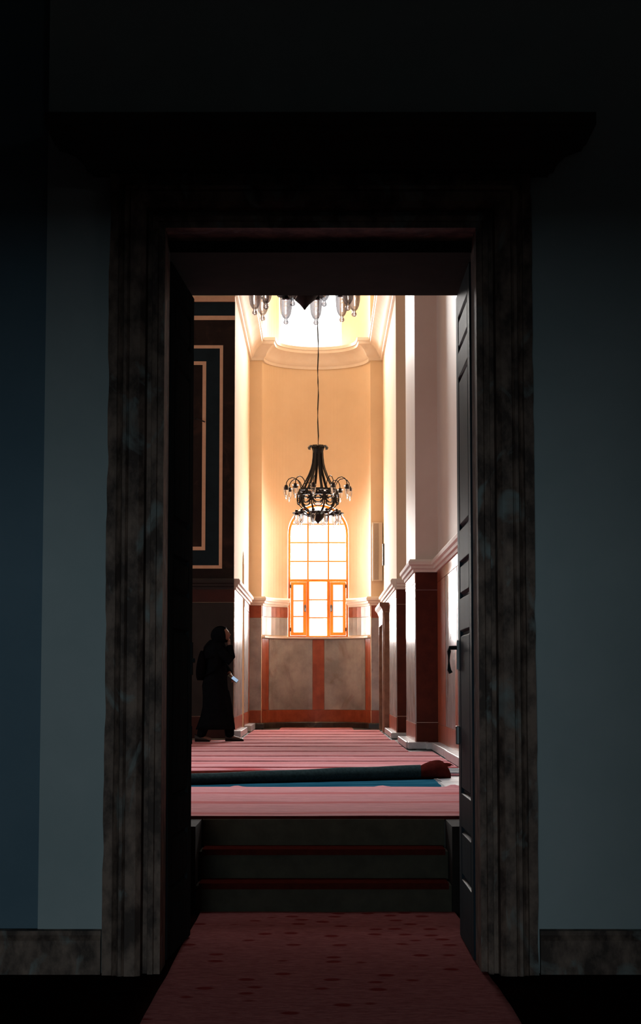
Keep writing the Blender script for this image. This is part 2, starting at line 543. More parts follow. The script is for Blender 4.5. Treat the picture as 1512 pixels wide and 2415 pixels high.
for i in range(len(xs) - 1):
    a, b = xs[i], xs[i + 1]
    ya, yb = apse_y(a), apse_y(b)
    mid = (a + b) / 2
    cuts = [(0.44, 0.44)]
    if XW0 < mid < XW1:
        cuts += [(ZW0, ZW0), (arch_z(a), arch_z(b))]
    if XU0 < mid < XU1:
        cuts += [(ZU0, ZU0), (ZU1, ZU1)]
    cuts += [(TOP, TOP)]
    for k in range(0, len(cuts), 2):
        (a0, b0), (a1, b1) = cuts[k], cuts[k + 1]
        quad((a, ya, a0), (b, yb, b0), (b, yb, b1), (a, ya, a1))
    for k in range(1, len(cuts) - 1, 2):            # reveals of the openings
        (a0, b0), (a1, b1) = cuts[k], cuts[k + 1]
        quad((a, ya, a0), (b, yb, b0), (b, YB, b0), (a, YB, a0))
        quad((a, ya, a1), (b, yb, b1), (b, YB, b1), (a, YB, a1))
for x, z0, z1 in ((XW0, ZW0, ZSP), (XW1, ZW0, ZSP), (XU0, ZU0, ZU1), (XU1, ZU0, ZU1)):
    y = apse_y(x)
    quad((x, y, z0), (x, YB, z0), (x, YB, z1), (x, y, z1))
w_a = ap.build('wall_apse', 'plaster', kind=S, smooth=30, label='curved peach apse wall holding the tall arched window')
pl = B(-1.9, CX - RA, DA, 36.5, 0.44, TOP).build('pilaster', 'plaster', parent=w_a)
pr_ = B(CX + RA, 2.2, DA, 36.5, 0.44, TOP).build('pilaster', 'plaster', parent=w_a)
# mass behind the apse, open at the windows
bk = MB()
bk.box(-1.9, XW0 - 0.02, YB + 0.08, 36.55, 0.4, 6.5).box(XW1 + 0.02, 1.8, YB + 0.08, 36.55, 0.4, 6.5).box(XW0 - 0.02, XW1 + 0.02, YB + 0.08, 36.55, 0.4, ZW0 - 0.02)
bk.box(XW0 - 0.02, XW1 + 0.02, YB + 0.08, 36.55, ZWT + 0.02, 6.5)
bk.box(-1.9, XU0 - 0.02, YB + 0.08, 36.55, 6.5, TOP).box(XU1 + 0.02, 1.8, YB + 0.08, 36.55, 6.5, TOP).box(XU0 - 0.02, XU1 + 0.02, YB + 0.08, 36.55, 6.5, ZU0).box(XU0 - 0.02, XU1 + 0.02, YB + 0.08, 36.55, ZU1, TOP)
bk.build('wall_outer', 'white', kind=S)


# ------------------------------------------------------------------ marble dado, mouldings, skirting
def apse_path(inset=0.0, n=28):
    return [(CX - RA * math.cos(PI * i / n), DA + RB * math.sin(PI * i / n)) for i in range(n + 1)]


def apse_arc(xa_, xb_, n=16):
    return [(xa_ + (xb_ - xa_) * i / n, apse_y(xa_ + (xb_ - xa_) * i / n)) for i in range(n + 1)]


arc = apse_path(n=36)
path_l = [(XL, DP2), (XL, DA)] + [p for p in arc if p[0] < XW0 - 0.02] + [(XW0 - 0.004, apse_y(XW0 - 0.004))]
path_r = [(XW1 + 0.004, apse_y(XW1 + 0.004))] + [p for p in arc if p[0] > XW1 + 0.02] + [(XN, DA), (XN, DP2)]
mprof = [(0, ZM[0]), (0.03, ZM[0]), (0.035, ZM[0] + 0.035), (0.06, ZM[0] + 0.045), (0.065, ZM[0] + 0.08), (0.09, ZM[0] + 0.095), (0.095, ZM[0] + 0.135), (0.075, ZM[1]), (0, ZM[1])]
MB().sweep(path_l, mprof, side=-1).build('trim_1', 'white', kind=S, smooth=35, label='stepped white moulding above the marble dado, left of the arched window')
MB().sweep(path_r, mprof, side=-1).build('trim_2', 'white', kind=S, smooth=35, label='stepped white moulding above the marble dado, right of the arched window')
MB().sweep([(XA, 12.0), (XA, DP1), (XP, DP1), (XP, DP1b), (1.62, DP1b), (1.62, DP2), (XN, DP2)], mprof, side=1).build(
    'trim_3', 'white', kind=S, smooth=35, label='stepped white moulding along the right hall wall and its piers')
MB().sweep([(-9.0, DP2), (XL, DP2)], mprof, side=-1).build('trim_4', 'darkgrey', kind=S, smooth=35, label='stone moulding, its colour darkened for shade, across the dark painted wall')  # white moulding elsewhere; here its shade is put into a dark colour
# tall cornice of the alcove
cz = 7.48
cprof = [(0, cz), (0.035, cz), (0.04, cz + 0.05), (0.07, cz + 0.07), (0.09, cz + 0.12), (0.13, cz + 0.19), (0.19, cz + 0.25), (0.245, cz + 0.28), (0.25, cz + 0.33), (0.27, cz + 0.34), (0.27, cz + 0.40), (0, cz + 0.42)]
MB().sweep([(XL, DP2)] + [(XL, DA)] + apse_path() + [(XN, DA), (XN, DP2)], cprof, side=-1).build(
    'trim_5', 'white', kind=S, smooth=35, label='deep white cornice high around the alcove and apse')
MB().sweep([(-9.0, DP2), (XL, DP2)], [(0, 7.35), (0.05, 7.35), (0.06, 7.38), (0.09, 7.42), (0, 7.44)], side=-1).build('trim_6', 'gold', kind=S, label='dim moulding at the top of the dark painted wall')

# skirting
sk = [(0, U), (0.05, U), (0.05, U + 0.085), (0.035, U + 0.105), (0, U + 0.105)]
MB().sweep([(XL, DA)] + apse_path() + [(XN, DA)], sk, side=-1).build('baseboard_back', 'black', kind=S, label='dark veined marble skirting curving round the apse')
bl = MB().sweep([(XL, 29.05), (XL, 31.9)], [(0, U), (0.10, U), (0.10, U + 0.10), (0, U + 0.10)], side=-1).build('baseboard_left', 'ledge', kind=S, bevel=0.008, label='white lit marble skirting blocks at the left alcove wall')
B(XL, XL + 0.13, 32.7, 34.85, U, U + 0.11).build('skirting_block', 'ledge', parent=bl, bevel=0.008)
B(-1.44, XL + 0.12, 28.72, 29.02, U, U + 0.12).build('skirting_block', 'ledge', parent=bl, bevel=0.008)
br = empty('baseboard_right', (XA, 20, U), kind=S, label='row of pale worn marble plinth blocks along the right hall wall')
for x0, x1, y0, y1, h in ((1.42, XA, 21.15, 24.05, 0.095), (1.40, XA, 18.3, 21.12, 0.10), (1.40, XA, 15.5, 18.27, 0.10), (1.36, XA, 24.08, 24.36, 0.085), (1.13, 1.40, DP1 - 0.16, DP1 - 0.005, 0.09),
                          (1.11, XP - 0.002, DP1, DP1b, 0.09), (1.30, 1.60, DP1b + 0.05, DP2 - 0.2, 0.07), (1.09, XN - 0.002, DP2 + 0.02, 31.95, 0.09), (1.08, 1.34, DP2 - 0.14, DP2 - 0.005, 0.09)):
    B(x0, x1, y0, y1, U, U + h).build('plinth_block', 'ledge', parent=br, bevel=0.010)


def apse_slab(name, material, x0, x1, z0, z1, t, parent=w_a, smooth=False):
    k = max(2, int((x1 - x0) / 0.07))
    xx = [x0 + (x1 - x0) * i / k for i in range(k + 1)]
    rings = []
    for x in xx:
        yo, yi = apse_y(x), apse_y(x, 0)
        nx, ny = (CX - x) / RA ** 2, (DA - yo) / RB ** 2
        l = math.hypot(nx, ny) or 1
        nx, ny = nx / l, ny / l
        a, b = (x, yo), (x + nx * t, yo + ny * t)
        rings.append([(a[0], a[1], z0), (b[0], b[1], z0), (b[0], b[1], z1), (a[0], a[1], z1)])
    return MB().loft(rings).build(name, material, parent=parent)


xl, xr = CX - RA + 0.004, CX + RA - 0.004
# beside the window
for x0, x1 in ((xl, XW0 - 0.004), (XW1 + 0.004, xr)):
    apse_slab('marble_band', 'red', x0, x1, 2.635, 2.832, 0.012)
    apse_slab('marble_panel', 'grey', x0, x1, 2.29, 2.628, 0.008)
apse_slab('window_ledge', 'white', xl, xr, 2.235, 2.268, 0.06)
apse_slab('marble_band', 'red', xl, xr, U + 0.10, 0.872, 0.010)
apse_slab('marble_panel', 'grey', -0.985, -0.158, 0.878, 2.222, 0.014)
apse_slab('marble_panel', 'grey', 0.078, 0.852, 0.878, 2.222, 0.014)
apse_slab('marble_band', 'red', -0.152, 0.072, 0.878, 2.222, 0.018)
apse_slab('marble_band', 'red', xl, -0.991, 0.878, 2.222, 0.010)
apse_slab('marble_band', 'red', 0.858, xr, 0.878, 2.222, 0.010)


def dado_y(parent, x0, x1, y, panels=True, t=0.012, red='red', grey='grey'):
    """dado on a face looking at the camera (towards -y)"""
    B(x0, x1, y - t, y, Z1 + 0.005, ZM[0] - 0.003).build('marble_band', red, parent=parent)
    B(x0, x1, y - t * 0.8, y, U + 0.0, 0.875).build('marble_band', red, parent=parent)
    B(x0, x1, y - t * 0.6, y, 0.882, Z1).build('marble_panel', grey, parent=parent)


def dado_x(parent, x, sgn, spans, t=0.012):
    """dado on a side face; spans of (kind, y0, y1)"""
    y0, y1 = min(s[1] for s in spans), max(s[2] for s in spans)
    B(x, x + sgn * t, y0, y1, U, 0.86).build('marble_band', 'red', parent=parent)
    B(x, x + sgn * t, y0, y1, Z1 + 0.1, ZM[0] - 0.003).build('marble_band', 'red', parent=parent)
    for kd, a, b in spans:
        B(x, x + sgn * (t if kd == 'red' else t * 0.7), a + 0.003, b - 0.003, 0.867, Z1 + 0.093).build('marble_band' if kd == 'red' else 'marble_panel', kd, parent=parent)


dado_y(w_a, XL + 0.004, CX - RA - 0.004, DA)
dado_y(w_a, CX + RA + 0.004, XN - 0.004, DA)
dado_y(p1, XP + 0.002, XA - 0.002, DP1, red='shaded_red', grey='shaded_red')
dado_y(p2, XN + 0.002, 1.618, DP2, red='shaded_red', grey='shaded_red')
dado_x(p1, XP, -1, [('grey', DP1 + 0.004, 25.6), ('grey', 25.6, DP1b - 0.004)])
dado_x(p2, XN, -1, [('grey', DP2 + 0.004, 30.4), ('grey', 30.4, 31.9), ('red', 34.5, 34.95)])
dado_x(w_r, XA, -1, [('red', 22.9, DP1 - 0.02), ('grey', 21.25, 22.9), ('red', 20.9, 21.25), ('grey', 18.6, 20.9), ('red', 18.2, 18.6), ('grey', 15.9, 18.2), ('red', 15.5, 15.9), ('grey', 12.2, 15.5)])
dado_x(w_l, XL, 1, [('grey', 29.31, 30.7), ('grey', 30.7, 31.9)])
dado_x(w_l, XL, 1, [('grey', 32.7, 34.6), ('red', 34.6, 34.95)])
dado_x(w_h, XL, 1, [('grey', DP2 + 0.004, 29.297)])

# painted decoration of the dark wall
yf = DP2
xa, xb = -8.9, XL - 0.004
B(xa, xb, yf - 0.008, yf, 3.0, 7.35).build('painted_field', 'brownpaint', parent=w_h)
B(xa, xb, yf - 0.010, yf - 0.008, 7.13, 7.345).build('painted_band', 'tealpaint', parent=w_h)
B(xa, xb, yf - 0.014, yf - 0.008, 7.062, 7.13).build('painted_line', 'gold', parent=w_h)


def painted_frame(x0, x1, z0, z1, w):
    for a in ((x0, x1, z1 - w, z1), (x0, x1, z0, z0 + w), (x0, x0 + w, z0 + w, z1 - w), (x1 - w, x1, z0 + w, z1 - w)):
        B(a[0], a[1], yf - 0.016, yf - 0.010, a[2], a[3]).build('painted_line', 'gold', parent=w_h)


for off in (0.0, 3.0):
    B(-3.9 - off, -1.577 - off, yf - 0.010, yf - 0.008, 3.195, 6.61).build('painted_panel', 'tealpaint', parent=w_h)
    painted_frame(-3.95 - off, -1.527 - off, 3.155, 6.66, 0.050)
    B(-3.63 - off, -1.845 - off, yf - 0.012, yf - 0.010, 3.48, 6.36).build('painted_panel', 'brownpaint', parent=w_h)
    painted_frame(-3.68 - off, -1.79 - off, 3.44, 6.405, 0.056)
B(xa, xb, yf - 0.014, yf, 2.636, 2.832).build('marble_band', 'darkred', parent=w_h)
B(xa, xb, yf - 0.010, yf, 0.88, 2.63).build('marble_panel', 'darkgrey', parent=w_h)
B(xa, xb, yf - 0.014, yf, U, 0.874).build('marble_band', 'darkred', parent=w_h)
hk = empty('wall_hook', (-1.93, yf - 0.05, 5.49), label='small dark hook on the inner ochre frame of the painted wall', cat='hook')
MB().tube([(-1.97, yf - 0.014, 5.50), (-1.93, yf - 0.06, 5.49), (-1.80, yf - 0.07, 5.44)], 0.010).build('hook_arm', 'iron', parent=hk)
MB().lathe([(0.02, -0.01), (0.025, 0), (0.012, 0.012)], (-1.97, yf - 0.025, 5.50), 8).build('rose', 'iron', parent=hk)

# ------------------------------------------------------------------ windows
W1 = empty('window_1', (XWc, 36.3, ZW0), kind=S, label='tall arched window with orange wooden frame at the end of the alcove')
YW0, YW1 = 36.25, 36.33


def arch_ring(r0, r1, zb, y0, y1, n=24):
    mb = MB()
    prof = []
    pts = [(-1, None)] + [(i, None) for i in range(n + 1)] + [(-2, None)]
    rings = []
    def ring(r):
        out = [(XWc - r, zb)]
        out += [(XWc - r * math.cos(PI * i / n), ZSP + r * math.sin(PI * i / n)) for i in range(n + 1)]
        out += [(XWc + r, zb)]
        return out
    a, b = ring(r0), ring(r1)
    for p, q in zip(a, b):
        rings.append([(p[0], y0, p[1]), (q[0], y0, q[1]), (q[0], y1, q[1]), (p[0], y1, p[1])])
    return mb.loft(rings)


TR = 3.37
fr = arch_ring(RW - 0.045, RW - 0.002, ZW0, YW0, YW1)
fr.box(XW0 + 0.045, XW1 - 0.045, YW0, YW1, ZW0 + 0.002, ZW0 + 0.03)
fr.build('frame', 'orange', parent=W1)
B(XW0 + 0.046, XW1 - 0.046, YW0 - 0.005, YW1, TR - 0.025, TR + 0.025).build('transom', 'orange', parent=W1)
xm0, xm1 = -0.245, 0.155
for x in (xm0, xm1):
    B(x - 0.015, x + 0.015, YW0 + 0.02, YW1 - 0.02, TR + 0.026, arch_z(x) - 0.045).build('mullion', 'orange', parent=W1)
    B(x - 0.030, x + 0.030, YW0, YW1, ZW0 + 0.031, TR - 0.026).build('mullion', 'orange', parent=W1)
rows = [3.745, 4.11, 4.47]
for z in rows:
    hw = RW - 0.046 if z < ZSP else math.sqrt((RW - 0.045) ** 2 - (z - ZSP) ** 2)
    B(XWc - hw, XWc + hw, YW0 + 0.025, YW1 - 0.025, z - 0.013, z + 0.013).build('muntin', 'orange', parent=W1)
cols = [(XW0 + 0.046, xm0 - 0.015), (xm0 + 0.015, xm1 - 0.015), (xm1 + 0.015, XW1 - 0.046)]
zr = [TR + 0.026] + rows
for a, b in cols:
    for k in range(len(zr)):
        z0 = zr[k] + (0.013 if k else 0)
        if k < 3:
            z1 = zr[k + 1] - 0.013
            if z1 < ZSP:
                B(a, b, 36.288, 36.292, z0, z1).build('pane', 'clear', parent=W1)
                continue
        xx = [a + (b - a) * i / 10 for i in range(11)]
        top = lambda x: ZSP + math.sqrt(max(0.0004, (RW - 0.047) ** 2 - (x - XWc) ** 2))
        lim = (zr[k + 1] - 0.013) if k < 3 else 99
        rings = []
        for x in xx:
            t = min(lim, top(x))
            if t > z0 + 0.003:
                rings.append([(x, 36.288, z0), (x, 36.292, z0), (x, 36.292, t), (x, 36.288, t)])
        if len(rings) > 1:
            MB().loft(rings).build('pane', 'clear', parent=W1)


def casement(a, b, hinge, handle_x):
    z0, z1 = ZW0 + 0.034, TR - 0.028
    w = 0.062
    mb = MB()
    y0, y1 = YW0 - 0.025, YW0 + 0.03
    mb.box(a, a + w, y0, y1, z0, z1).box(b - w, b, y0, y1, z0, z1).box(a + w, b - w, y0, y1, z0, z0 + w).box(a + w, b - w, y0, y1, z1 - w, z1)
    c = mb.build('casement', 'orange', parent=W1)
    for i in (1, 2):
        z = z0 + w + (z1 - z0 - 2 * w) * i / 3
        B(a + w, b - w, y0 + 0.015, y1 - 0.01, z - 0.012, z + 0.012).build('muntin', 'orange', parent=c)
    for i in range(3):
        h = (z1 - z0 - 2 * w) / 3
        B(a + w, b - w, y0 + 0.026, y0 + 0.030, z0 + w + h * i + 0.012, z0 + w + h * (i + 1) - 0.012).build('pane', 'clear', parent=c)
    hz = 2.83
    hd = MB().lathe([(0.004, -0.07), (0.012, -0.065), (0.012, 0.065), (0.004, 0.07)], (handle_x, y0 - 0.02, hz), 8)
    hd.tube([(handle_x, y0, hz), (handle_x, y0 - 0.04, hz), (handle_x, y0 - 0.045, hz - 0.05)], 0.011)
    hd.box(handle_x - 0.02, handle_x + 0.02, y0 - 0.012, y0, hz - 0.05, hz + 0.05)
    hd.build('handle', 'brass', parent=c)
    mb = MB()
    for z in (z0 + 0.08, z1 - 0.12):
        mb.box(hinge - 0.012, hinge + 0.012, y0 - 0.012, y0, z, z + 0.07)
    mb.build('hinge', 'brass', parent=c)
    return c


casement(XW0 + 0.047, xm0 - 0.031, XW0 + 0.047, xm0 - 0.055)
casement(xm1 + 0.031, XW1 - 0.047, XW1 - 0.047, xm1 + 0.055)
for i in range(3):
    h = (TR - 0.026 - ZW0 - 0.031) / 3
    B(xm0 + 0.03, xm1 - 0.03, 36.288, 36.292, ZW0 + 0.031 + h * i + 0.012, ZW0 + 0.031 + h * (i + 1) - 0.012).build('pane', 'clear', parent=W1)
    if i:
        B(xm0 + 0.03, xm1 - 0.03, YW0 + 0.02, YW1 - 0.02, ZW0 + 0.031 + h * i - 0.012, ZW0 + 0.031 + h * i + 0.012).build('muntin', 'orange', parent=W1)

W2 = empty('window_2', ((XU0 + XU1) / 2, 36.3, ZU0), kind=S, label='glaring upper window above the apse cornice')
mb = MB()
mb.box(XU0 + 0.002, XU0 + 0.03, 36.3, 36.36, ZU0 + 0.002, ZU1 - 0.002).box(XU1 - 0.03, XU1 - 0.002, 36.3, 36.36, ZU0 + 0.002, ZU1 - 0.002)
mb.box(XU0 + 0.03, XU1 - 0.03, 36.3, 36.36, ZU0 + 0.002, ZU0 + 0.03).box(XU0 + 0.03, XU1 - 0.03, 36.3, 36.36, ZU1 - 0.03, ZU1 - 0.002)
mb.build('frame', 'white', parent=W2)
B(XU0 + 0.03, XU1 - 0.03, 36.328, 36.332, ZU0 + 0.03, ZU1 - 0.03).build('pane', 'clear', parent=W2)

# ------------------------------------------------------------------ marble door surround
DS = empty('door_surround', (0, F, 0), label='tall brown veined marble surround framing the open doorway', cat='doorway', kind=S)
XI, ZI = 0.775, 3.66          # inner edge of the frame
# profile: (distance out from the inner edge, height proud of the wall)
jp = [(0.0, -0.28), (0.0, 0.03), (0.030, 0.03), (0.034, 0.042), (0.060, 0.042), (0.064, 0.012), (0.085, 0.012), (0.09, 0.085), (0.115, 0.105), (0.165, 0.105), (0.17, 0.092), (0.18, 0.105), (0.195, 0.105), (0.20, 0.09),
      (0.212, 0.075), (0.222, 0.085), (0.230, 0.07), (0.275, 0.07), (0.275, 0.0), (0.15, 0.0), (0.15, -0.28)]


def jamb_mesh(side):
    """one upright of the surround with worn, chipped edges"""
    rings = []
    N = 110
    for i in range(N + 1):
        row = []
        for k, (o, p) in enumerate(jp):
            z = (ZI + o) * i / N
            w = 0.0
            if p > 0.02 and 0 < i < N:
                w = noise.noise(Vector((side * 3.1 + k * 0.37, z * 2.2, 1.3))) * 0.004
                if k in (17,):
                    w += min(0, noise.noise(Vector((side * 7.7, z * 6.0, k)))) * 0.013
            row.append((side * (XI + o + (w if o > 0.2 else 0)), F - p - (w if o <= 0.2 else 0), z))
        rings.append(row)
    return MB().loft(rings)


for s in (-1, 1):
    jamb_mesh(s).build('jamb', 'jamb', parent=DS)
rings = []
for i in range(41):
    u = i / 40 * 2 - 1
    rings.append([(u * (XI + o), F - p - (noise.noise(Vector((u * 3, k * .4, 4))) * .003 if p > .02 and 0 < i < 40 else 0), ZI + o) for k, (o, p) in enumerate(jp)])
MB().loft(rings).build('lintel', 'jamb', parent=DS)
co = [(0.0, 3.925), (0.09, 3.925), (0.10, 3.945), (0.12, 3.95), (0.135, 3.985), (0.18, 4.03), (0.24, 4.055), (0.262, 4.06), (0.268, 4.085), (0.285, 4.09), (0.285, 4.15), (0.0, 4.16)]
MB().sweep([(-1.05, F), (-1.05, F - 0.075), (1.05, F - 0.075), (1.05, F)], co, side=-1).build('cornice', 'cornice', parent=DS, smooth=30, label='black projecting cornice over the door')

# ------------------------------------------------------------------ open door leaves
def door_leaf(idx, side, label):
    """leaf swung open against the passage wall; face looks across the passage"""
    xf = side * 0.765
    paint = 'door' if side < 0 else 'door_lit'
    y0, y1, H = F + 0.285, F + 0.285 + 0.93, 3.56
    D = empty('door_%d' % idx, (xf + side * 0.03, y0, 0.0), kind=S, label=label, cat='door')
    out = lambda d: xf + side * d
    panels = [(3.22, 3.42), (2.23, 3.08), (1.855, 2.06), (0.80, 1.68), (0.34, 0.62)]
    ya, yb = y0 + 0.13, y1 - 0.15
    stile = MB()
    stile.box(out(0), out(0.055), y0, ya, 0.02, H).box(out(0), out(0.055), yb, y1, 0.02, H)
    stile.build('stile', paint, parent=D, bevel=0.004)
    edges = [0.02] + [z for p in sorted(panels) for z in p] + [H]
    for k in range(0, len(edges), 2):
        B(out(0.0), out(0.055), ya, yb, edges[k], edges[k + 1]).build('rail', paint, parent=D, bevel=0.004)
    for z0, z1 in panels:
        m = 0.05
        mb = MB()
        R = lambda d, t: [(out(t), ya + d, z0 + d), (out(t), yb - d, z0 + d), (out(t), yb - d, z1 - d), (out(t), ya + d, z1 - d)]
        mb.loft([R(0, 0.05), R(0, 0.002), R(0.008, 0.016), R(0.020, 0.016), R(0.034, 0.001)])
        mb.build('panel', paint, parent=D)
    # ring handle and latch on the free edge
    ye = y1 - 0.05
    if side > 0:
        mb = MB()
        mb.box(out(-0.012), out(0.0), ye - 0.03, ye + 0.03, 1.47, 1.63)
        mb.tube([(out(-0.005), ye, 1.59), (out(-0.05), ye, 1.59), (out(-0.055), ye, 1.57), (out(-0.055), ye, 1.47), (out(-0.045), ye, 1.45)], 0.012)
        mb.build('handle', 'brass', parent=D, label='black iron pull handle')
    else:
        mb = MB().box(out(-0.008), out(0.0), ye - 0.03, ye + 0.03, 1.44, 1.62)
        mb.tube([(out(-0.008), ye, 1.52), (out(-0.022), ye, 1.52)], 0.012)
        mb.build('lock_plate', 'door', parent=D)
    B(out(-0.02 if side > 0 else -0.006), out(0.0), ye - 0.035, ye + 0.03, 1.06, 1.16).build('lock', 'brass' if side > 0 else 'door', parent=D, bevel=0.004)
    if side < 0:
        D.rotation_euler.z = math.radians(-3.2)
    return D


door_leaf(1, -1, 'black panelled door leaf folded open against the left jamb')
door_leaf(2, 1, 'black panelled door leaf with pull handle, open at right')

# ------------------------------------------------------------------ steps
ST = empty('steps', (0, 11.5, 0), label='three dark stone steps with red carpeted treads beyond the doorway', cat='steps')
for i, (y0, z0, z1) in enumerate(((11.5, 0.0, 0.17), (11.81, 0.17, 0.347), (12.12, 0.347, U - 0.016))):
    y1 = 12.139
    B(-0.76, 0.80, y0, y1 if i == 2 else y0 + 0.62 - 0.31 * (i == 1), z0 if i else 0.0, z1).build('step', 'step', parent=ST, bevel=0.006)
    if i < 2:
        mb = MB().box(-0.74, 0.78, y0 - 0.014, y0 + 0.305, z1 + 0.0005, z1 + 0.012).box(-0.74, 0.78, y0 - 0.016, y0 - 0.002, z1 - 0.022, z1 + 0.012)
        mb.build('tread_carpet', 'tread', parent=ST)
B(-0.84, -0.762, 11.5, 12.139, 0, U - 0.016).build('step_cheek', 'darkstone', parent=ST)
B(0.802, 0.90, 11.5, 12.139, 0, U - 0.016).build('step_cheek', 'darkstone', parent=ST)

# ------------------------------------------------------------------ carpets
def carpet_grid(mb, x0, x1, y0, y1, z, t, fn, nx, ny):
    vs, fs = [], []
    for j in range(ny + 1):
        for i in range(nx + 1):
            x, y = x0 + (x1 - x0) * i / nx, y0 + (y1 - y0) * j / ny
            dx, dy, dz = fn(i / nx, j / ny, x, y)
            vs.append((x + dx, y + dy, z + t + dz))
    for j in range(ny):
        for i in range(nx):
            a = j * (nx + 1) + i
            fs.append((a, a + 1, a + nx + 2, a + nx + 1))
    k = len(vs)
    edge = [i for i in range(nx + 1)] + [j * (nx + 1) + nx for j in range(1, ny + 1)] + [ny * (nx + 1) + i for i in range(nx - 1, -1, -1)] + [j * (nx + 1) for j in range(ny - 1, 0, -1)]
    vs += [(vs[e][0], vs[e][1], z) for e in edge]
    for q in range(len(edge)):
        r = (q + 1) % len(edge)
        fs.append((edge[r], edge[q], k + q, k + r))
    mb.add(vs, fs)
    return mb


ZC = U - 0.010
RUN = empty('runner_carpet', (0, 5, 0), label='dark red patterned runner leading through the doorway', cat='carpet')
carpet_grid(MB(), -0.735, 0.815, -0.3, 11.49, 0.001, 0.012, lambda u, v, x, y: (noise.noise(Vector((x, y * .7, 0))) * .02, 0, 0.004 * noise.noise(Vector((x * 2, y * 3, 1)))), 14, 120).build('carpet_field', 'runner', parent=RUN, smooth=True)


def front_fn(u, v, x, y):
    dz = 0.004 * noise.noise(Vector((x * 1.5, y * 4, 0)))
    dy = 0.05 * noise.noise(Vector((x * 1.1, 5, 0))) * v
    if v > 0.97:                                        # curled tufts on the far edge
        dz += 0.030 * max(0, noise.noise(Vector((x * 5.0, 9, 0))) - 0.22) * 2.2
    return (0, dy, max(dz, -0.004))


FC = empty('front_carpet', (0, 13.8, U), label='worn pink red carpet strip at the top of the steps', cat='carpet')
carpet_grid(MB(), -4.5, 1.46, 12.15, 15.52, ZC, 0.012, front_fn, 170, 60).build('carpet_field', 'carpet', parent=FC, smooth=True)
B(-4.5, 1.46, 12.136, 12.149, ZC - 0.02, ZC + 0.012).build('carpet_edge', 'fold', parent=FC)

PC = empty('prayer_carpet', (0, 26, U), label='large pink red carpet laid in rows across the hall to the window', cat='carpet')
seams = [17.55, 19.05, 20.53, 21.92, 23.49, 25.18, 26.58, 28.1, 29.6, 31.1, 32.6, 34.0, 35.9]


def strip_fn(k):
    def fn(u, v, x, y):
        s = noise.noise(Vector((x * 0.8, k * 3.3, 2)))
        lip = math.exp(-(v / 0.05) ** 2)
        dz = lip * (0.005 + 0.003 * s) + 0.003 * noise.noise(Vector((x * 2, y * 3, k)))
        dz += 0.0025 * math.exp(-((v - 0.45 - 0.1 * s) / 0.035) ** 2) * max(0, noise.noise(Vector((x * 0.7, k * 1.7, 8))) + 0.15)
        if v > 0.93:
            dz -= 0.004
        return (0, 0.03 * s * (1 - v), max(dz, -0.006))
    return fn


for k in range(len(seams) - 1):
    y0, y1 = seams[k], seams[k + 1]
    y1 -= 0.004
    if y1 < 24.0:
        x0, x1 = -6.0, 1.395
    elif y1 < 28.7:
        x0, x1 = -6.0, 1.10
    else:
        x0, x1 = -1.20, 1.05
        if k == len(seams) - 2:
            x0, x1 = -0.75, 0.60
    carpet_grid(MB(), x0, x1, y0, y1, ZC, 0.012, strip_fn(k), 90 if x0 < -3 else 40, 26).build('carpet_strip', 'carpet', parent=PC, smooth=True)
# rumpled ridges at the near edge
def ridge(pts, h, w, name, material, parent, tip=0.25):
    rings = []
    n = len(pts)
    for i, (x, y) in enumerate(pts):
        f = math.sin(PI * min(1, max(0.0, (i + 0.15) / (n - 0.7)))) ** tip
        rings.append([(x, y - w * math.cos(PI * q / 8) * (0.5 + 0.5 * f), ZC + 0.004 + h * f * math.sin(PI * q / 8)) for q in range(9)])
    return MB().loft(rings).build(name, material, parent=parent, smooth=True)


ridge([(-2.6 + 2.4 * i / 16, 17.25 + 0.98 * i / 16 + 0.03 * math.sin(i)) for i in range(17)], 0.055, 0.16, 'carpet_fold', 'carpet', PC)
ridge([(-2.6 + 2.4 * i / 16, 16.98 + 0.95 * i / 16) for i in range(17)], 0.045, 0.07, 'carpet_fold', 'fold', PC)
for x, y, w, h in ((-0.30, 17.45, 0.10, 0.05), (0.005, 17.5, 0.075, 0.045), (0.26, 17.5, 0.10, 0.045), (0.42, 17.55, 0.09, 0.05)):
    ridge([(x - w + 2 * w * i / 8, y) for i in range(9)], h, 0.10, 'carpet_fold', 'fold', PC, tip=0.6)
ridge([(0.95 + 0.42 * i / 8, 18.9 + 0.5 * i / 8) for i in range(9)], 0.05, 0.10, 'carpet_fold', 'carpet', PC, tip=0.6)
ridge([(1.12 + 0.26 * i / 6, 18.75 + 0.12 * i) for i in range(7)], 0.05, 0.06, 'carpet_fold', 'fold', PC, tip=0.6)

# rolled back edge of the carpet: teal underside, red end
CR = empty('carpet_roll', (0, 16.5, U), label='rolled back carpet edge showing its dark teal underside', cat='carpet roll')
ax = lambda x: 15.98 + 0.47 * (max(x, -1.3) + 1.08)


def roll_mesh(x0, x1, r0, r1, n=26, bulge=0.0):
    rings = []
    for i in range(n + 1):
        t = i / n
        x = x0 + (x1 - x0) * t
        r = r0 + (r1 - r0) * t + bulge * math.sin(PI * t) + 0.003 * noise.noise(Vector((x * 3, 0, 0)))
        if bulge and t > 0.6:
            r *= math.sqrt(max(0.05, 1 - ((t - 0.6) / 0.42) ** 2))
        rings.append([(x, ax(x) + r * 1.3 * math.cos(2 * PI * q / 20), ZC + 0.003 + r * (1 + math.sin(2 * PI * q / 20))) for q in range(20)])
    return MB().loft(rings)


roll_mesh(-2.4, 0.90, 0.036, 0.065).build('carpet_backing', 'backing', parent=CR, smooth=True)
roll_mesh(0.901, 1.18, 0.062, 0.068, 18, 0.018).build('rolled_end', 'fold', parent=CR, smooth=True, label='dark red pile at the end of the roll')

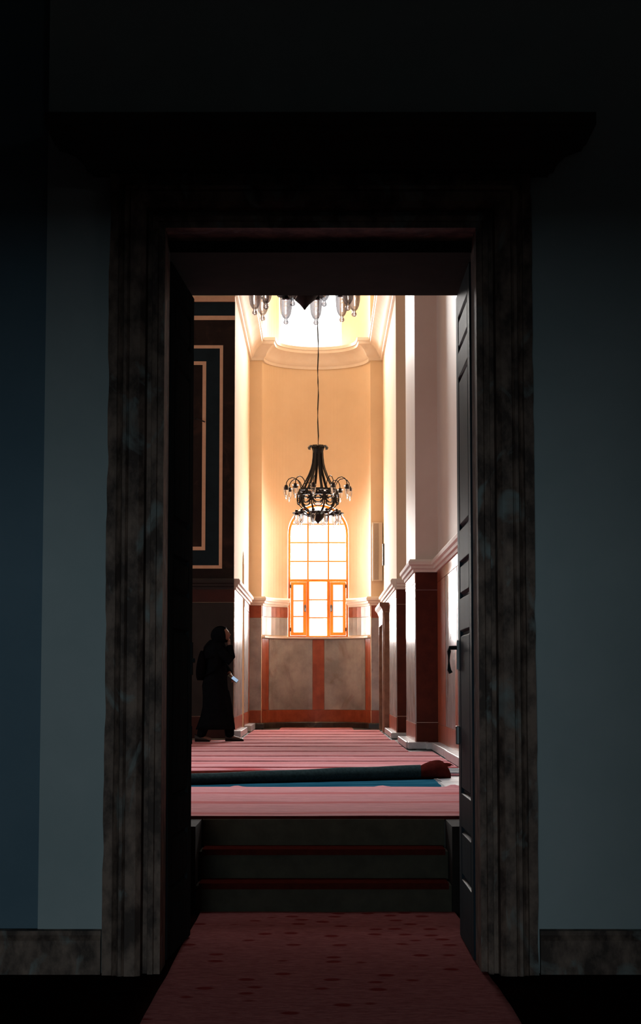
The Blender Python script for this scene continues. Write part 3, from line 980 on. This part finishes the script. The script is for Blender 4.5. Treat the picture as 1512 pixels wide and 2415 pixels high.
# uncovered floor
FS = carpet_grid(MB(), -2.0, 1.02, 15.45, 17.3, U - 0.011, 0.003, lambda u, v, x, y: (0.06 * noise.noise(Vector((y * 2, 3, 0))) * u, 0, 0.004 * abs(noise.noise(Vector((x * 3, y * 3, 0))))), 50, 40)
FS.build('floor_film', 'sheet', smooth=True, label='glossy deep blue film on the bare floor beside the carpet roll', cat='floor film')
mb = MB()
for k in range(2):
    B(1.04 + 0.02 * k, 1.39, 15.56 + 0.80 * k, 16.34 + 0.80 * k, U - 0.011, U - 0.003).build('floor_slab', 'ledge', label='pale marble slab bared %s the end of the carpet roll' % ('in front of' if k == 0 else 'beside'), cat='slab')
FG = empty('floor_grille', (1.30, 18.3, U), label='small blue grey iron grating in the floor by the right plinth', cat='grating')
gx0, gx1, gy0, gy1 = 1.20, 1.385, 17.75, 18.7
mb = MB().box(gx0, gx0 + 0.02, gy0, gy1, U - 0.011, U + 0.012).box(gx1 - 0.02, gx1, gy0, gy1, U - 0.011, U + 0.012).box(gx0 + 0.02, gx1 - 0.02, gy0, gy0 + 0.03, U - 0.011, U + 0.012).box(gx0 + 0.02, gx1 - 0.02, gy1 - 0.03, gy1, U - 0.011, U + 0.012)
mb.build('frame', 'bluegrate', parent=FG)
for i in range(6):
    y = gy0 + 0.10 + i * 0.14
    B(gx0 + 0.02, gx1 - 0.02, y, y + 0.06, U - 0.011, U + 0.010).build('bar', 'bluegrate', parent=FG)

# ------------------------------------------------------------------ carved doorway, loudspeaker in the alcove
SD = empty('alcove_doorway', (1.18, 33.2, U), label='carved brown stone doorway with projecting cap at the alcove right', cat='doorway', kind=S)
flute = [(0.0, 0.0), (0.085, 0.0), (0.085, 0.05), (0.07, 0.06), (0.085, 0.07), (0.105, 0.09), (0.105, 0.16), (0.09, 0.18), (0.11, 0.20), (0.11, 0.30), (0.0, 0.30)]
for y0, sg in ((32.0, 1), (34.4, -1)):
    rings = []
    for z in [U + (2.60 - U) * i / 24 for i in range(25)]:
        rings.append([(XN - 0.003 - p - 0.003 * noise.noise(Vector((k, z * 4, sg))), y0 + sg * o, z) for k, (p, o) in enumerate(flute)])
    MB().loft(rings).build('jamb', 'brownstone', parent=SD)
B(XN - 0.11, XN - 0.003, 32.302, 34.098, 2.40, 2.60).build('lintel', 'brownstone', parent=SD)
MB().sweep([(XN - 0.002, 34.42), (XN - 0.10, 34.42), (XN - 0.10, 31.98), (XN - 0.002, 31.98)], [(0, 2.602), (0.01, 2.602), (0.03, 2.66), (0.07, 2.71), (0.07, 2.76), (0, 2.76)], side=-1).build('cap', 'brownstone', parent=SD)
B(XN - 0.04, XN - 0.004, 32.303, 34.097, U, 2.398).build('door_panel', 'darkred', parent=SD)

SP = empty('column_speaker', (1.06, 34.93, 3.8), label='slim off white column loudspeaker on the right alcove pilaster', cat='speaker')
B(0.972, 1.165, 34.90, 34.985, 3.29, 4.39).build('cabinet', 'speaker', parent=SP, bevel=0.008)
B(1.002, 1.092, 34.893, 34.90, 3.31, 4.37).build('front_grille', 'grille', parent=SP)
B(XN - 0.03, XN - 0.002, 34.35, 34.6, 3.55, 3.95).build('bracket_box', 'iron', parent=SP)

# ------------------------------------------------------------------ chandeliers
def chandelier(loc, cable_top, label):
    R0 = empty('chandelier', loc, label=label, cat='chandelier', group='iron chandeliers')
    O = Vector(loc)
    P = lambda r, a, z: (O.x + r * math.cos(a), O.y + r * math.sin(a), O.z + z)
    # hub bowl with finial
    MB().lathe([(0.004, -0.05), (0.014, -0.035), (0.035, -0.01), (0.075, 0.025), (0.105, 0.07), (0.11, 0.10), (0.075, 0.12), (0.05, 0.13), (0.04, 0.16), (0.012, 0.17)], tuple(O), 20).build('hub', 'iron', parent=R0, smooth=True)
    # slightly kinked cable
    pts = [(O.x + 0.006 * math.sin(k * 1.9), O.y, O.z + 1.15 + (cable_top - O.z - 1.15) * k / 26) for k in range(27)]
    MB().tube(pts, 0.011, 6).build('cable', 'iron', parent=R0, smooth=True)
    # crown of petals
    MB().lathe([(0.02, 1.08), (0.085, 1.09), (0.09, 1.16), (0.05, 1.17), (0.02, 1.20)], tuple(O), 16).build('crown_collar', 'iron', parent=R0, smooth=True)
    for k in range(8):
        a = 2 * PI * (k + 0.5) / 8
        MB().ribbon([P(0.07, a, 1.13), P(0.10, a, 1.19), P(0.135, a, 1.205), P(0.158, a, 1.175), P(0.145, a, 1.150)], (-math.sin(a), math.cos(a), 0), 0.075, 0.012).build('crown_petal', 'iron', parent=R0)
    # bell ribs
    for k in range(8):
        a = 2 * PI * k / 8 + 0.22
        prof = [(0.075, 1.13), (0.080, 1.02), (0.092, 0.92), (0.115, 0.83), (0.15, 0.74), (0.195, 0.65), (0.245, 0.56), (0.285, 0.50)]
        MB().ribbon([P(r, a, z) for r, z in prof], (-math.sin(a), math.cos(a), 0), 0.040, 0.016).build('rib', 'iron', parent=R0)
    # ring and pierced band
    def hoop(r, z, h, t, name):
        rings = [[P(r + t / 2, 2 * PI * k / 40, z), P(r + t / 2, 2 * PI * k / 40, z + h), P(r - t / 2, 2 * PI * k / 40, z + h), P(r - t / 2, 2 * PI * k / 40, z)] for k in range(41)]
        MB().loft(rings, caps=False).build(name, 'iron', parent=R0)
    hoop(0.30, 0.475, 0.030, 0.02, 'ring')
    hoop(0.325, 0.395, 0.022, 0.016, 'ring')
    for k in range(10):
        a0 = 2 * PI * k / 10
        mb = MB()
        side = lambda a: (-math.sin(a), math.cos(a), 0)
        for sg in (-1, 1):                              # cross-shaped leaves
            mb.ribbon([P(0.305, a0 + sg * 0.30, 0.475), P(0.318, a0 + sg * 0.16, 0.43), P(0.325, a0, 0.40), P(0.33, a0 - sg * 0.10, 0.36), P(0.33, a0 - sg * 0.22, 0.335)], (math.cos(a0) * 0.3, math.sin(a0) * 0.3, 1), 0.035, 0.014)
        mb.loft([[P(0.32 + d, a0 + 0.09 * math.cos(q * PI / 4), 0.405 + 0.035 * math.sin(q * PI / 4)) for q in range(8)] for d in (0, 0.02)])
        for q in range(8):                              # scallop below
            pass
        mb.ribbon([P(0.33, a0 + 0.314 + 0.23 * math.cos(t * PI / 8), 0.345 - 0.075 * math.sin(t * PI / 8)) for t in range(9)], (math.cos(a0 + 0.314), math.sin(a0 + 0.314), 0), 0.018, 0.016)
        mb.build('pierced_leaf', 'iron', parent=R0)
        # basket strap
        MB().ribbon([P(r, a0, z) for r, z in ((0.33, 0.40), (0.335, 0.33), (0.31, 0.26), (0.25, 0.20), (0.17, 0.15), (0.09, 0.11))], side(a0), 0.016, 0.014).build('basket_strap', 'iron', parent=R0)
    # lamp arms
    def cup_on(arm, r, a, ztop, sl=1.0):
        c = P(r, a, ztop)
        n = 16
        outer = [(0.056, 0.0), (0.050, -0.004), (0.043, -0.02), (0.043, -0.05), (0.041, -0.09), (0.034, -0.13), (0.022, -0.155), (0.011, -0.165), (0.010, -0.172), (0.018, -0.182), (0.019, -0.192), (0.012, -0.202), (0.002, -0.206)]
        inner = [(0.0005, -0.150), (0.018, -0.148), (0.029, -0.128), (0.037, -0.09), (0.039, -0.05), (0.039, -0.02), (0.047, 0.003), (0.056, 0.002)]
        MB().lathe(outer, c, n).build('glass_cup', 'cup', parent=arm, smooth=True)
        mb = MB().lathe([(0.018, 0.03), (0.026, 0.02), (0.027, -0.045 * sl), (0.015, -0.05 * sl)], c, 10)
        mb.build('socket', 'socket', parent=arm, smooth=True)
    for k in range(10):                                 # upper goosenecks
        a = math.radians(-90 - 8 + 36 * k)
        pts = [P(0.275, a, 0.50), P(0.285, a, 0.56), P(0.315, a, 0.63), P(0.36, a, 0.672), P(0.42, a, 0.685), P(0.475, a, 0.66), P(0.508, a, 0.61), P(0.515, a, 0.555)]
        arm = MB().tube(pts, 0.0075, 6).build('upper_arm', 'iron', parent=R0, smooth=True)
        cup_on(arm, 0.515, a, 0.535)
    for k in range(10):                                 # lower arms with leafy holders
        a = math.radians(-90 + 23 + 36 * k)
        mb = MB().tube([P(0.07, a, 0.10), P(0.15, a, 0.085), P(0.23, a, 0.10), P(0.30, a, 0.145), P(0.34, a, 0.15), P(0.345, a, 0.125)], 0.010, 6)
        c = P(0.345, a, 0.125)
        mb.lathe([(0.004, 0.05), (0.02, 0.045), (0.024, 0.02), (0.050, 0.008), (0.072, 0.0), (0.062, -0.014), (0.03, -0.012)], c, 9)
        arm = mb.build('lower_arm', 'iron', parent=R0, smooth=True)
        cup_on(arm, 0.345, a, 0.113, 0.5)
    return R0


far_ch = chandelier((-0.04, 29.7, 3.97), TOP, 'black iron chandelier hanging in full view before the arched window')
near_ch = copy_tree(far_ch)
near_ch.location = (-0.11, 12.75, 4.02)
near_ch['label'] = 'nearer iron chandelier, only its glass lamp cups showing below the lintel'

# ------------------------------------------------------------------ woman with phone
PX, PY, PZ = -1.49, 27.3, U + 0.003
WM = empty('person', (PX, PY, PZ), label='woman in long black robe and headscarf walking right, hand raised to her chin', cat='person')
Q = lambda x, y, z: Vector((PX + x, PY + y, PZ + z))


def limb(mb, pts, n=14):
    """tapered limb through (x, y, z, radius) joints, rounded at both ends"""
    P = [Vector(p[:3]) for p in pts]
    R = [p[3] for p in pts]
    fine, fr = [], []
    for i in range(len(P) - 1):
        for k in range(6):
            t = k / 6
            fine.append(P[i].lerp(P[i + 1], t))
            fr.append(R[i] + (R[i + 1] - R[i]) * t)
    fine.append(P[-1])
    fr.append(R[-1])
    d0, d1 = (fine[0] - fine[1]).normalized(), (fine[-1] - fine[-2]).normalized()
    fine = [fine[0] + d0 * fr[0] * .8, fine[0] + d0 * fr[0] * .5] + fine + [fine[-1] + d1 * fr[-1] * .5, fine[-1] + d1 * fr[-1] * .8]
    fr = [fr[0] * .45, fr[0] * .85] + fr + [fr[-1] * .85, fr[-1] * .45]
    rings = []
    for i, p in enumerate(fine):
        t = (fine[min(i + 1, len(fine) - 1)] - fine[max(i - 1, 0)]).normalized()
        a = t.cross(Vector((0, 1, 0))).normalized()
        b = a.cross(t).normalized()
        rings.append([Q(*(p + (a * math.cos(2 * PI * k / n) + b * math.sin(2 * PI * k / n)) * fr[i])) for k in range(n)])
    mb.loft(rings)


bm_ = MB()
rings = []
for z, x, hx, hy in ((.80, -.02, .07, .10), (.86, -.02, .105, .155), (.93, -.022, .11, .165), (1.02, -.018, .098, .145), (1.10, -.015, .092, .132), (1.20, -.012, .105, .150), (1.29, -.008, .100, .168), (1.35, -.002, .080, .165), (1.39, .005, .062, .115), (1.42, .018, .052, .065)):
    rings.append([Q(x + hx * math.cos(2 * PI * k / 28), hy * math.sin(2 * PI * k / 28), z) for k in range(28)])
bm_.loft(rings)
limb(bm_, [(.010, 0, 1.38, .056), (.030, 0, 1.45, .050), (.052, 0, 1.52, .050)])
limb(bm_, [(-.005, -.155, 1.335, .056), (.08, -.18, 1.25, .047), (.175, -.185, 1.17, .041), (.172, -.13, 1.28, .038), (.16, -.075, 1.385, .027)])
limb(bm_, [(-.005, .155, 1.335, .056), (.03, .185, 1.22, .047), (.06, .19, 1.10, .041), (.11, .15, 1.045, .036), (.16, .10, .985, .027)])
limb(bm_, [(.0, .085, .88, .090), (.06, .09, .70, .078), (.12, .09, .50, .056), (.14, .09, .34, .056), (.165, .09, .09, .038)])
limb(bm_, [(.165, .09, .06, .036), (.23, .088, .045, .034), (.30, .085, .033, .026)])
limb(bm_, [(-.03, -.085, .88, .090), (-.06, -.085, .70, .078), (-.09, -.085, .50, .056), (-.17, -.085, .30, .055), (-.24, -.085, .10, .038)])
limb(bm_, [(-.24, -.085, .07, .036), (-.18, -.085, .045, .034), (-.115, -.085, .033, .026)])
# head
HC = Vector((.06, 0, 1.545))
tilt = Matrix.Rotation(math.radians(-10), 3, 'Y')
rings = []
for i in range(1, 24):
    th = PI * i / 24
    z = math.cos(th)
    row = []
    for k in range(32):
        ph = 2 * PI * k / 32
        x, y = math.sin(th) * math.cos(ph), math.sin(th) * math.sin(ph)
        v = Vector((x * .098, y * .076, z * .115))
        if v.x > 0:
            jaw = max(0, -z)
            v.y *= 1 - 0.35 * jaw
            v.x += 0.006 * jaw
            c = math.exp(-(y / .16) ** 2)
            v.x += 0.028 * c * math.exp(-((z + .12) / .13) ** 2)          # nose
            v.x += 0.008 * c * math.exp(-((z - .22) / .10) ** 2)          # brow
            v.x -= 0.010 * math.exp(-((abs(y) - .38) / .16) ** 2) * math.exp(-((z - .08) / .10) ** 2)   # eye sockets
            v.x += 0.008 * math.exp(-(y / .3) ** 2) * math.exp(-((z + .42) / .07) ** 2)                # lips
            v.x -= 0.004 * math.exp(-(y / .3) ** 2) * math.exp(-((z + .46) / .02) ** 2)
            v.x += 0.010 * math.exp(-(y / .25) ** 2) * math.exp(-((z + .75) / .12) ** 2)               # chin
        else:
            v.x *= 1.05
        row.append(Q(*(HC + tilt @ v)))
    rings.append(row)
bm_.loft(rings)


def hand(origin, d, up, scale=1.0, curl=0.6, thumb=1):
    """palm with four unequal curled fingers and a thumb"""
    d, up = Vector(d).normalized(), Vector(up).normalized()
    s = d.cross(up).normalized()
    o = Vector(origin)
    bm_.loft([[Q(*(o + d * u + s * w * math.cos(2 * PI * k / 12) + up * h * math.sin(2 * PI * k / 12))) for k in range(12)] for u, w, h in ((-.015, .022, .018), (.01, .030, .019), (.04, .039, .018), (.07, .040, .015), (.083, .034, .010))])
    for k, L in enumerate((.068, .078, .073, .056)):
        b = o + d * .075 + s * (k - 1.5) * .019
        ang = curl
        p1 = b + (d * math.cos(ang * .4) - up * math.sin(ang * .4)) * L * .45
        p2 = p1 + (d * math.cos(ang) - up * math.sin(ang)) * L * .32
        p3 = p2 + (d * math.cos(ang * 1.7) - up * math.sin(ang * 1.7)) * L * .23
        bm_.tube([Q(*(b - d * .03)), Q(*b), Q(*p1), Q(*p2), Q(*p3)], [.009, .0092, .0085, .0078, .006], 8)
    b = o + d * .02 - s * thumb * .022
    t1 = b + (d * .6 - s * thumb * .75 - up * .2).normalized() * .038
    t2 = t1 + (d * .9 - s * thumb * .2 - up * .35).normalized() * .03
    bm_.tube([Q(*(o + d * .01)), Q(*b), Q(*t1), Q(*t2)], [.012, .0125, .0105, .008], 8)


hand((.16, -.072, 1.395), (-.15, .55, .55), (.8, 0, -.5), curl=0.9)
hand((.165, .098, .98), (.45, -.35, -.62), (.75, .1, .6), curl=1.0, thumb=-1)
body = bm_.build('body', 'skin', parent=WM, smooth=True)
rm = body.modifiers.new('remesh', 'REMESH')
rm.mode = 'VOXEL'
rm.voxel_size = 0.0055
rm.use_smooth_shade = True
_dg = bpy.context.evaluated_depsgraph_get()
_dg.update()
_new = bpy.data.meshes.new_from_object(body.evaluated_get(_dg))
body.modifiers.clear()
body.data = _new

# robe
prof = [(1.445, -.075, .08, .11), (1.41, -.12, .095, .185), (1.355, -.16, .11, .228), (1.27, -.178, .12, .225), (1.15, -.18, .12, .185), (1.03, -.185, .125, .175), (.93, -.21, .13, .19), (.81, -.235, .135, .20),
        (.65, -.225, .155, .205), (.50, -.23, .185, .215), (.36, -.265, .215, .225), (.25, -.30, .232, .235), (.175, -.325, .238, .24)]
rings = []
for z, xb_, xf_, hw in prof:
    c, a = (xb_ + xf_) / 2, (xf_ - xb_) / 2
    amp = max(0, (1.0 - z)) * 0.055
    rings.append([Q(c + a * math.cos(t) * (1 + amp * math.sin(7 * t + z * 3)), hw * math.sin(t) * (1 + amp * math.sin(9 * t + z * 2)), z) for t in [2 * PI * k / 56 for k in range(56)]])
ro = MB().loft(rings, caps=False).build('robe', 'robe', parent=WM, smooth=True)
sd = ro.modifiers.new('cloth', 'SOLIDIFY')
sd.thickness = 0.006
MB().tube([Q(-.01, -.15, 1.345), Q(.09, -.18, 1.26), Q(.185, -.19, 1.165), Q(.195, -.16, 1.22), Q(.175, -.11, 1.33), Q(.165, -.085, 1.375)], [.075, .070, .068, .060, .052, .050], 14).build('sleeve', 'robe', parent=WM, smooth=True)
MB().tube([Q(-.01, .15, 1.345), Q(.03, .185, 1.22), Q(.065, .195, 1.10), Q(.11, .15, 1.04), Q(.148, .112, .995)], [.075, .068, .062, .055, .050], 14).build('sleeve', 'robe', parent=WM, smooth=True)
for pts in (((.06, .09, .70, .10), (.12, .09, .50, .082), (.145, .09, .34, .078), (.165, .09, .10, .066)), ((-.06, -.085, .70, .10), (-.09, -.085, .50, .082), (-.17, -.085, .30, .078), (-.235, -.085, .11, .066))):
    tr = MB()
    limb(tr, pts)
    tr.build('trouser_leg', 'robe', parent=WM, smooth=True)
# headscarf: hood open at the face, draped over the shoulders
hood = MB()
vs, fs = [], []
nn, mm = 18, 40
for i in range(nn + 1):
    th = 0.05 + (PI * 0.80) * i / nn
    for k in range(mm):
        ph = 2 * PI * k / mm
        v = Vector((math.sin(th) * math.cos(ph) * .128, math.sin(th) * math.sin(ph) * .098, math.cos(th) * .137))
        v.x -= 0.028
        if v.x < 0:
            v.x *= 1.12
        vs.append(Q(*(HC + tilt @ v)))
for i in range(nn):
    for k in range(mm):
        q = (i * mm + k, i * mm + (k + 1) % mm, (i + 1) * mm + (k + 1) % mm, (i + 1) * mm + k)
        ctr = sum(((tilt.transposed() @ (vs[j] - Q(*HC))) for j in q), Vector()) / 4
        if ctr.x > 0.042 and -0.095 < ctr.z < 0.085 and abs(ctr.y) < .08:
            continue
        fs.append(q)
hood.add(vs, fs)
rings = []
for z, xb_, xf_, hw in ((1.475, -.125, .075, .085), (1.43, -.17, .09, .11), (1.37, -.215, .11, .175), (1.30, -.225, .125, .205), (1.22, -.215, .135, .212)):
    c, a = (xb_ + xf_) / 2, (xf_ - xb_) / 2
    rings.append([Q(c + a * math.cos(t), hw * math.sin(t) * (1 + .03 * math.sin(6 * t)), z + (0.03 * math.cos(t) if z < 1.3 else 0)) for t in [2 * PI * k / 40 for k in range(40)]])
hood.loft(rings, caps=False)
hs = hood.build('headscarf', 'robe', parent=WM, smooth=60)
sd = hs.modifiers.new('cloth', 'SOLIDIFY')
sd.thickness = 0.006
bandp = [HC + tilt @ Vector((-0.028 + .131 * math.cos(t), 0, .1405 * math.sin(t))) for t in [math.radians(a) for a in range(40, 116, 7)]]
MB().ribbon([Q(*p) for p in bandp], (0, 1, 0), .12, .006).build('scarf_band', 'band', parent=WM, smooth=60, label='grey band over the headscarf')
for xh, yh, lift in ((.10, .09, 0), (-.33, -.085, .0)):
    rings = []
    for t in range(11):
        u = t / 10
        hh = .115 - .075 * u ** 0.7 if u < 0.98 else .03
        ww = .042 * math.sin(PI * (0.14 + 0.80 * u)) ** 0.5
        L = .27 if xh > 0 else .22
        rings.append([Q(xh + L * u, yh + ww * math.cos(2 * PI * k / 14), 0.0 + hh * 0.5 * (1 + math.sin(2 * PI * k / 14))) for k in range(14)])
    MB().loft(rings).build('shoe', 'shoe', parent=WM, smooth=60)

BP = empty('backpack', (PX - .27, PY, PZ + .9), label='dark rounded backpack on the back of the woman', cat='backpack')
rings = []
for i in range(15):
    t = i / 14
    z = .885 + .43 * t
    s_ = math.sin(PI * (0.06 + 0.88 * t)) ** 0.42
    w, dd = .15 * s_, .075 * s_ * (1.15 - 0.45 * t)
    rings.append([Q(-.262 + .03 * t + dd * math.copysign(abs(math.cos(a)) ** .6, math.cos(a)), w * math.copysign(abs(math.sin(a)) ** .6, math.sin(a)), z) for a in [2 * PI * k / 24 for k in range(24)]])
MB().loft(rings).build('bag_body', 'bag', parent=BP, smooth=True)
for s in (-1, 1):
    MB().ribbon([Q(-.235, s * .10, 1.28), Q(-.15, s * .10, 1.405), Q(-.02, s * .115, 1.418), Q(.085, s * .12, 1.37), Q(.13, s * .12, 1.25), Q(.09, s * .15, 1.10), Q(-.08, s * .195, 1.0), Q(-.22, s * .13, .95)], (0, 1, 0), .035, .010).build('strap', 'bag', parent=BP)

PH = empty('phone', (PX + .215, PY - .0, PZ + .92), label='black phone with a glowing pale blue screen in her hand', cat='phone')
phm = Matrix.Translation(Q(.215, .03, .915)) @ Matrix.Rotation(math.radians(38), 4, 'Y') @ Matrix.Rotation(math.radians(35), 4, 'X')


def xf(mb, m):
    mb.v = [tuple(m @ Vector(p)) for p in mb.v]
    return mb


xf(B(-.085, .085, -.042, .042, -.005, .005), phm).build('phone_body', 'shoe', parent=PH, bevel=0.004)
xf(B(-.02, .078, -.037, .037, .0055, .0065), phm).build('screen', 'screen', parent=PH, label='glowing pale blue screen')
